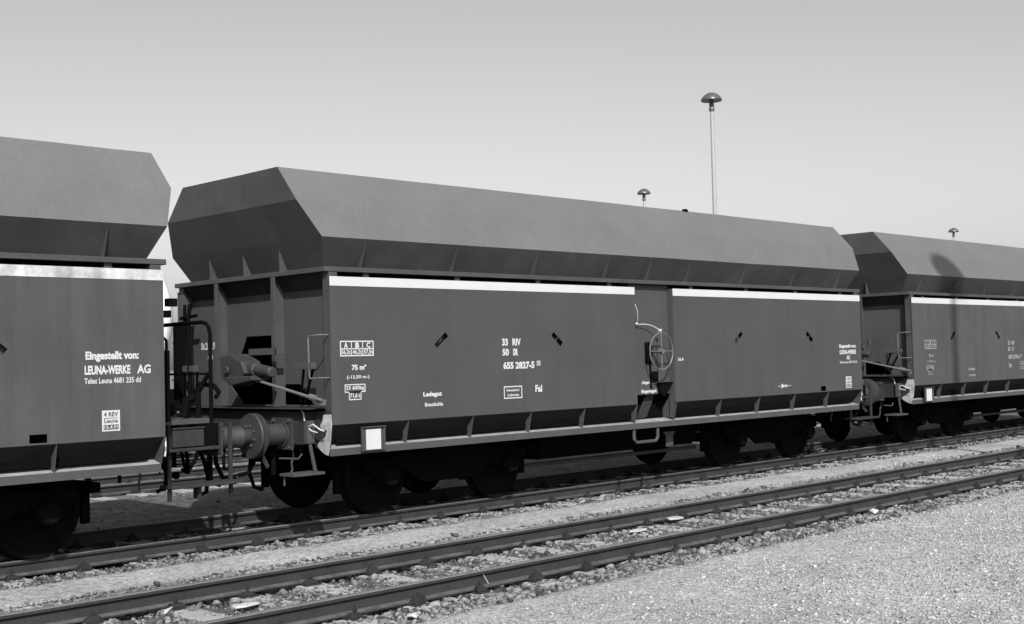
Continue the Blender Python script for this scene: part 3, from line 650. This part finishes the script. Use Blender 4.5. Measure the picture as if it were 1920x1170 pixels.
# ------------------------------------------------------------------ lamp masts
def mast(x, y, z, label):
    r = empty('lamp_mast', (x, y, 0)); tag(r, label, 'lamp post', 'tall yard lamp masts')
    MB().lathe([(-.2,.19),(.1,.19),(.12,.14),(z-.55,.09)], (0,0,0), 'z', 20).build('mast', M['mast'], r, True)
    MB().lathe([(z-.58,.10),(z-.56,.135),(z-.42,.14),(z-.34,.10),(z-.30,.12),(z-.22,.13),(z-.14,.08)], (0,0,0), 'z', 20).build('lamp_fitting', M['lamp'], r, True)
    pr_ = [(z-.06,.03),(z-.07,.50),(z-.04,.525),(z+.04,.505),(z+.16,.42),(z+.26,.30),(z+.33,.16),(z+.355,.04)]
    MB().lathe([(z-.14,.10),(z-.06,.14)], (0,0,0), 'z', 20).build('neck', M['lamp'], r, True)
    MB().lathe(pr_, (0,0,0), 'z', 40).build('lamp_hood', M['lamp'], r, True)
mast(36.5, 23.39, 14.45, 'tallest looking lamp mast with a mushroom hood, rising behind the middle wagon')
mast(61.2, 47.66, 14.45, 'lamp head just clearing the roof line left of the tall mast')
mast(107.2, 44.65, 13.75, 'small distant lamp head above the farthest wagon')
mast(1.80, -12.4, 14.5, 'lamp mast beside the gravel whose shadow falls across the farthest wagon')

# ------------------------------------------------------------------ white tank wagon beyond
tw = empty('tank_wagon', (-6.2, 10.6, 0)); tag(tw, 'white tank wagon on the far track, glimpsed through the gap between two wagons', 'tank wagon')
MB().lathe([(-5.15,.1),(-5.1,.6),(-4.95,1.05),(-4.7,1.33),(-4.6,1.36),(4.6,1.36),(4.7,1.33),(4.95,1.05),(5.1,.6),(5.15,.1)], (0,0,2.82), 'x', 48).build('tank', M['tank'], tw, True)
m = MB(); m.box(-5.4, 5.4, -.5, .5, 1.0, 1.4); m.box(5.3, 5.45, -1.3, 1.3, .95, 1.3); m.box(-5.45, -5.3, -1.3, 1.3, .95, 1.3); m.build('underframe', M['under'], tw)
m = MB(); m.box(-5.0, 4.6, -.35, .35, 4.20, 4.23); m.tube([(-5.0,-.4,4.42),(4.6,-.4,4.42)], .02, 6); m.build('walkway', M['frame'], tw)
for bx in (-3.6, 3.6):
    m = MB(); m.box(bx-1.2, bx+1.2, -1.05, -.97, .4, .75); m.box(bx-1.2, bx+1.2, .97, 1.05, .4, .75); m.box(bx-.2, bx+.2, -1, 1, .5, 1.0)
    bf = m.build('bogie_frame', M['under'], tw)
    for ax in (-.9, .9):
        for s in (-1, 1): MB().lathe([(-.065,.1),(-.065,.45),(-.065,.49),(-.035,.46),(.06,.455),(.06,.1)], (bx+ax, s*.755, .46), 'y', 28).build('wheel', M['tyre'], bf, True)
# ------------------------------------------------------------------ bush behind the gap
def bush(x, y, h, label, sp=.7):
    r = empty('bush', (x, y, -.2)); tag(r, label, 'bush', 'bushes between the far tracks')
    m = MB()
    for k in range(7):
        a = random.uniform(0, 6.28); q = random.uniform(.2, sp)
        m.tube([(0,0,0), (math.cos(a)*q*.5, math.sin(a)*q*.5, h*.5), (math.cos(a)*q, math.sin(a)*q, h*random.uniform(.7, .95))], [.03,.02,.006], 6)
    m.build('stem', M['bark'], r)
    m = MB()
    for k in range(1500):
        a = random.uniform(0, 6.28); zz = random.uniform(.08, 1)**.8; q = sp*1.1*math.sqrt(random.random())*math.sin(min(1, zz*1.05)*2.6+.3)*(1+.3*math.sin(3*a))
        c = Vector((math.cos(a)*q, math.sin(a)*q, zz*h)); u = Vector((random.gauss(0,1), random.gauss(0,1), random.gauss(0,1))).normalized(); v = u.orthogonal().normalized(); s_ = random.uniform(.03, .06)
        m.add([c-u*s_, c+v*s_*.5, c+u*s_, c-v*s_*.5], [(0,1,2,3)])
    m.build('foliage', M['leaf'], r)
bush(-2.9, 8.6, 2.0, 'dark scrubby bush in the gap, in front of the white tank wagon')
bush(-4.1, 8.5, 1.3, 'lower dark bush left of the scrubby one, mostly hidden by the nearest wagon')

# ------------------------------------------------------------------ loose slabs and scraps between the rails
def slab(x, y, a, b, rz, label, kind='stone_slab', cat='stone slab', h=.018, z=-.135):
    k = random.randint(5, 7); pts = [(math.cos(2*math.pi*i/k+random.uniform(-.2,.2))*a*random.uniform(.75,1), math.sin(2*math.pi*i/k)*b*random.uniform(.75,1)) for i in range(k)]
    o = MB().prism(pts, 'z', -h/2, h/2).build(kind, M['slab'], None, bevel=.006); o.location = (x, y, z); o.rotation_euler = (random.uniform(-.08,.08), random.uniform(-.05,.05), rz)
    tag(o, label, cat)
slab(-2.05, -3.45, .20, .10, .3, 'white flat broken slab between the empty rails, the farthest one')
slab(-3.1, -3.75, .19, .09, .1, 'white flat broken slab lying on ballast, middle of the three between the rails')
slab(-8.35, -3.9, .15, .09, .2, 'pale flat slab between the rails at lower left')
def white_stone(x, y, r, label):
    v, f = BS[random.randrange(len(BS))]; m = MB(); m.add([(a[0]*r, a[1]*r*.8, a[2]*r*.6) for a in v], [tuple(q) for q in f])
    o = m.build('white_stone', M['slab'], None, bevel=.006); o.location = (x, y, hgt(x, y)+r*.45); tag(o, label, 'stone')
white_stone(-8.88, -3.62, .075, 'round white lump of stone beside the near rail at lower left')
white_stone(-.2, -5.05, .09, 'thin white chip of stone on dark ballast beside the near rail')
white_stone(-7.75, -5.3, .065, 'pale rounded stone at the edge of the gravel, bottom of the picture')
v, f = BS[3]; m = MB(); m.add([(a[0]*.09, a[1]*.05, a[2]*.03) for a in v], [tuple(q) for q in f]); o = m.build('coal_lump', M['under']); o.location = (1.571, -1.025, 4.068)
tag(o, 'dark lump of coal lying on the top edge of the middle wagon', 'coal')
m = MB(); m.tube([(-6.467,-4.847,-.17),(-6.543,-4.837,-0.048),(-6.620,-4.827,0.034)], .003, 5); tag(m.build('dry_stalk', M['straw']), 'thin dry stalk leaning against the near rail', 'stalk')
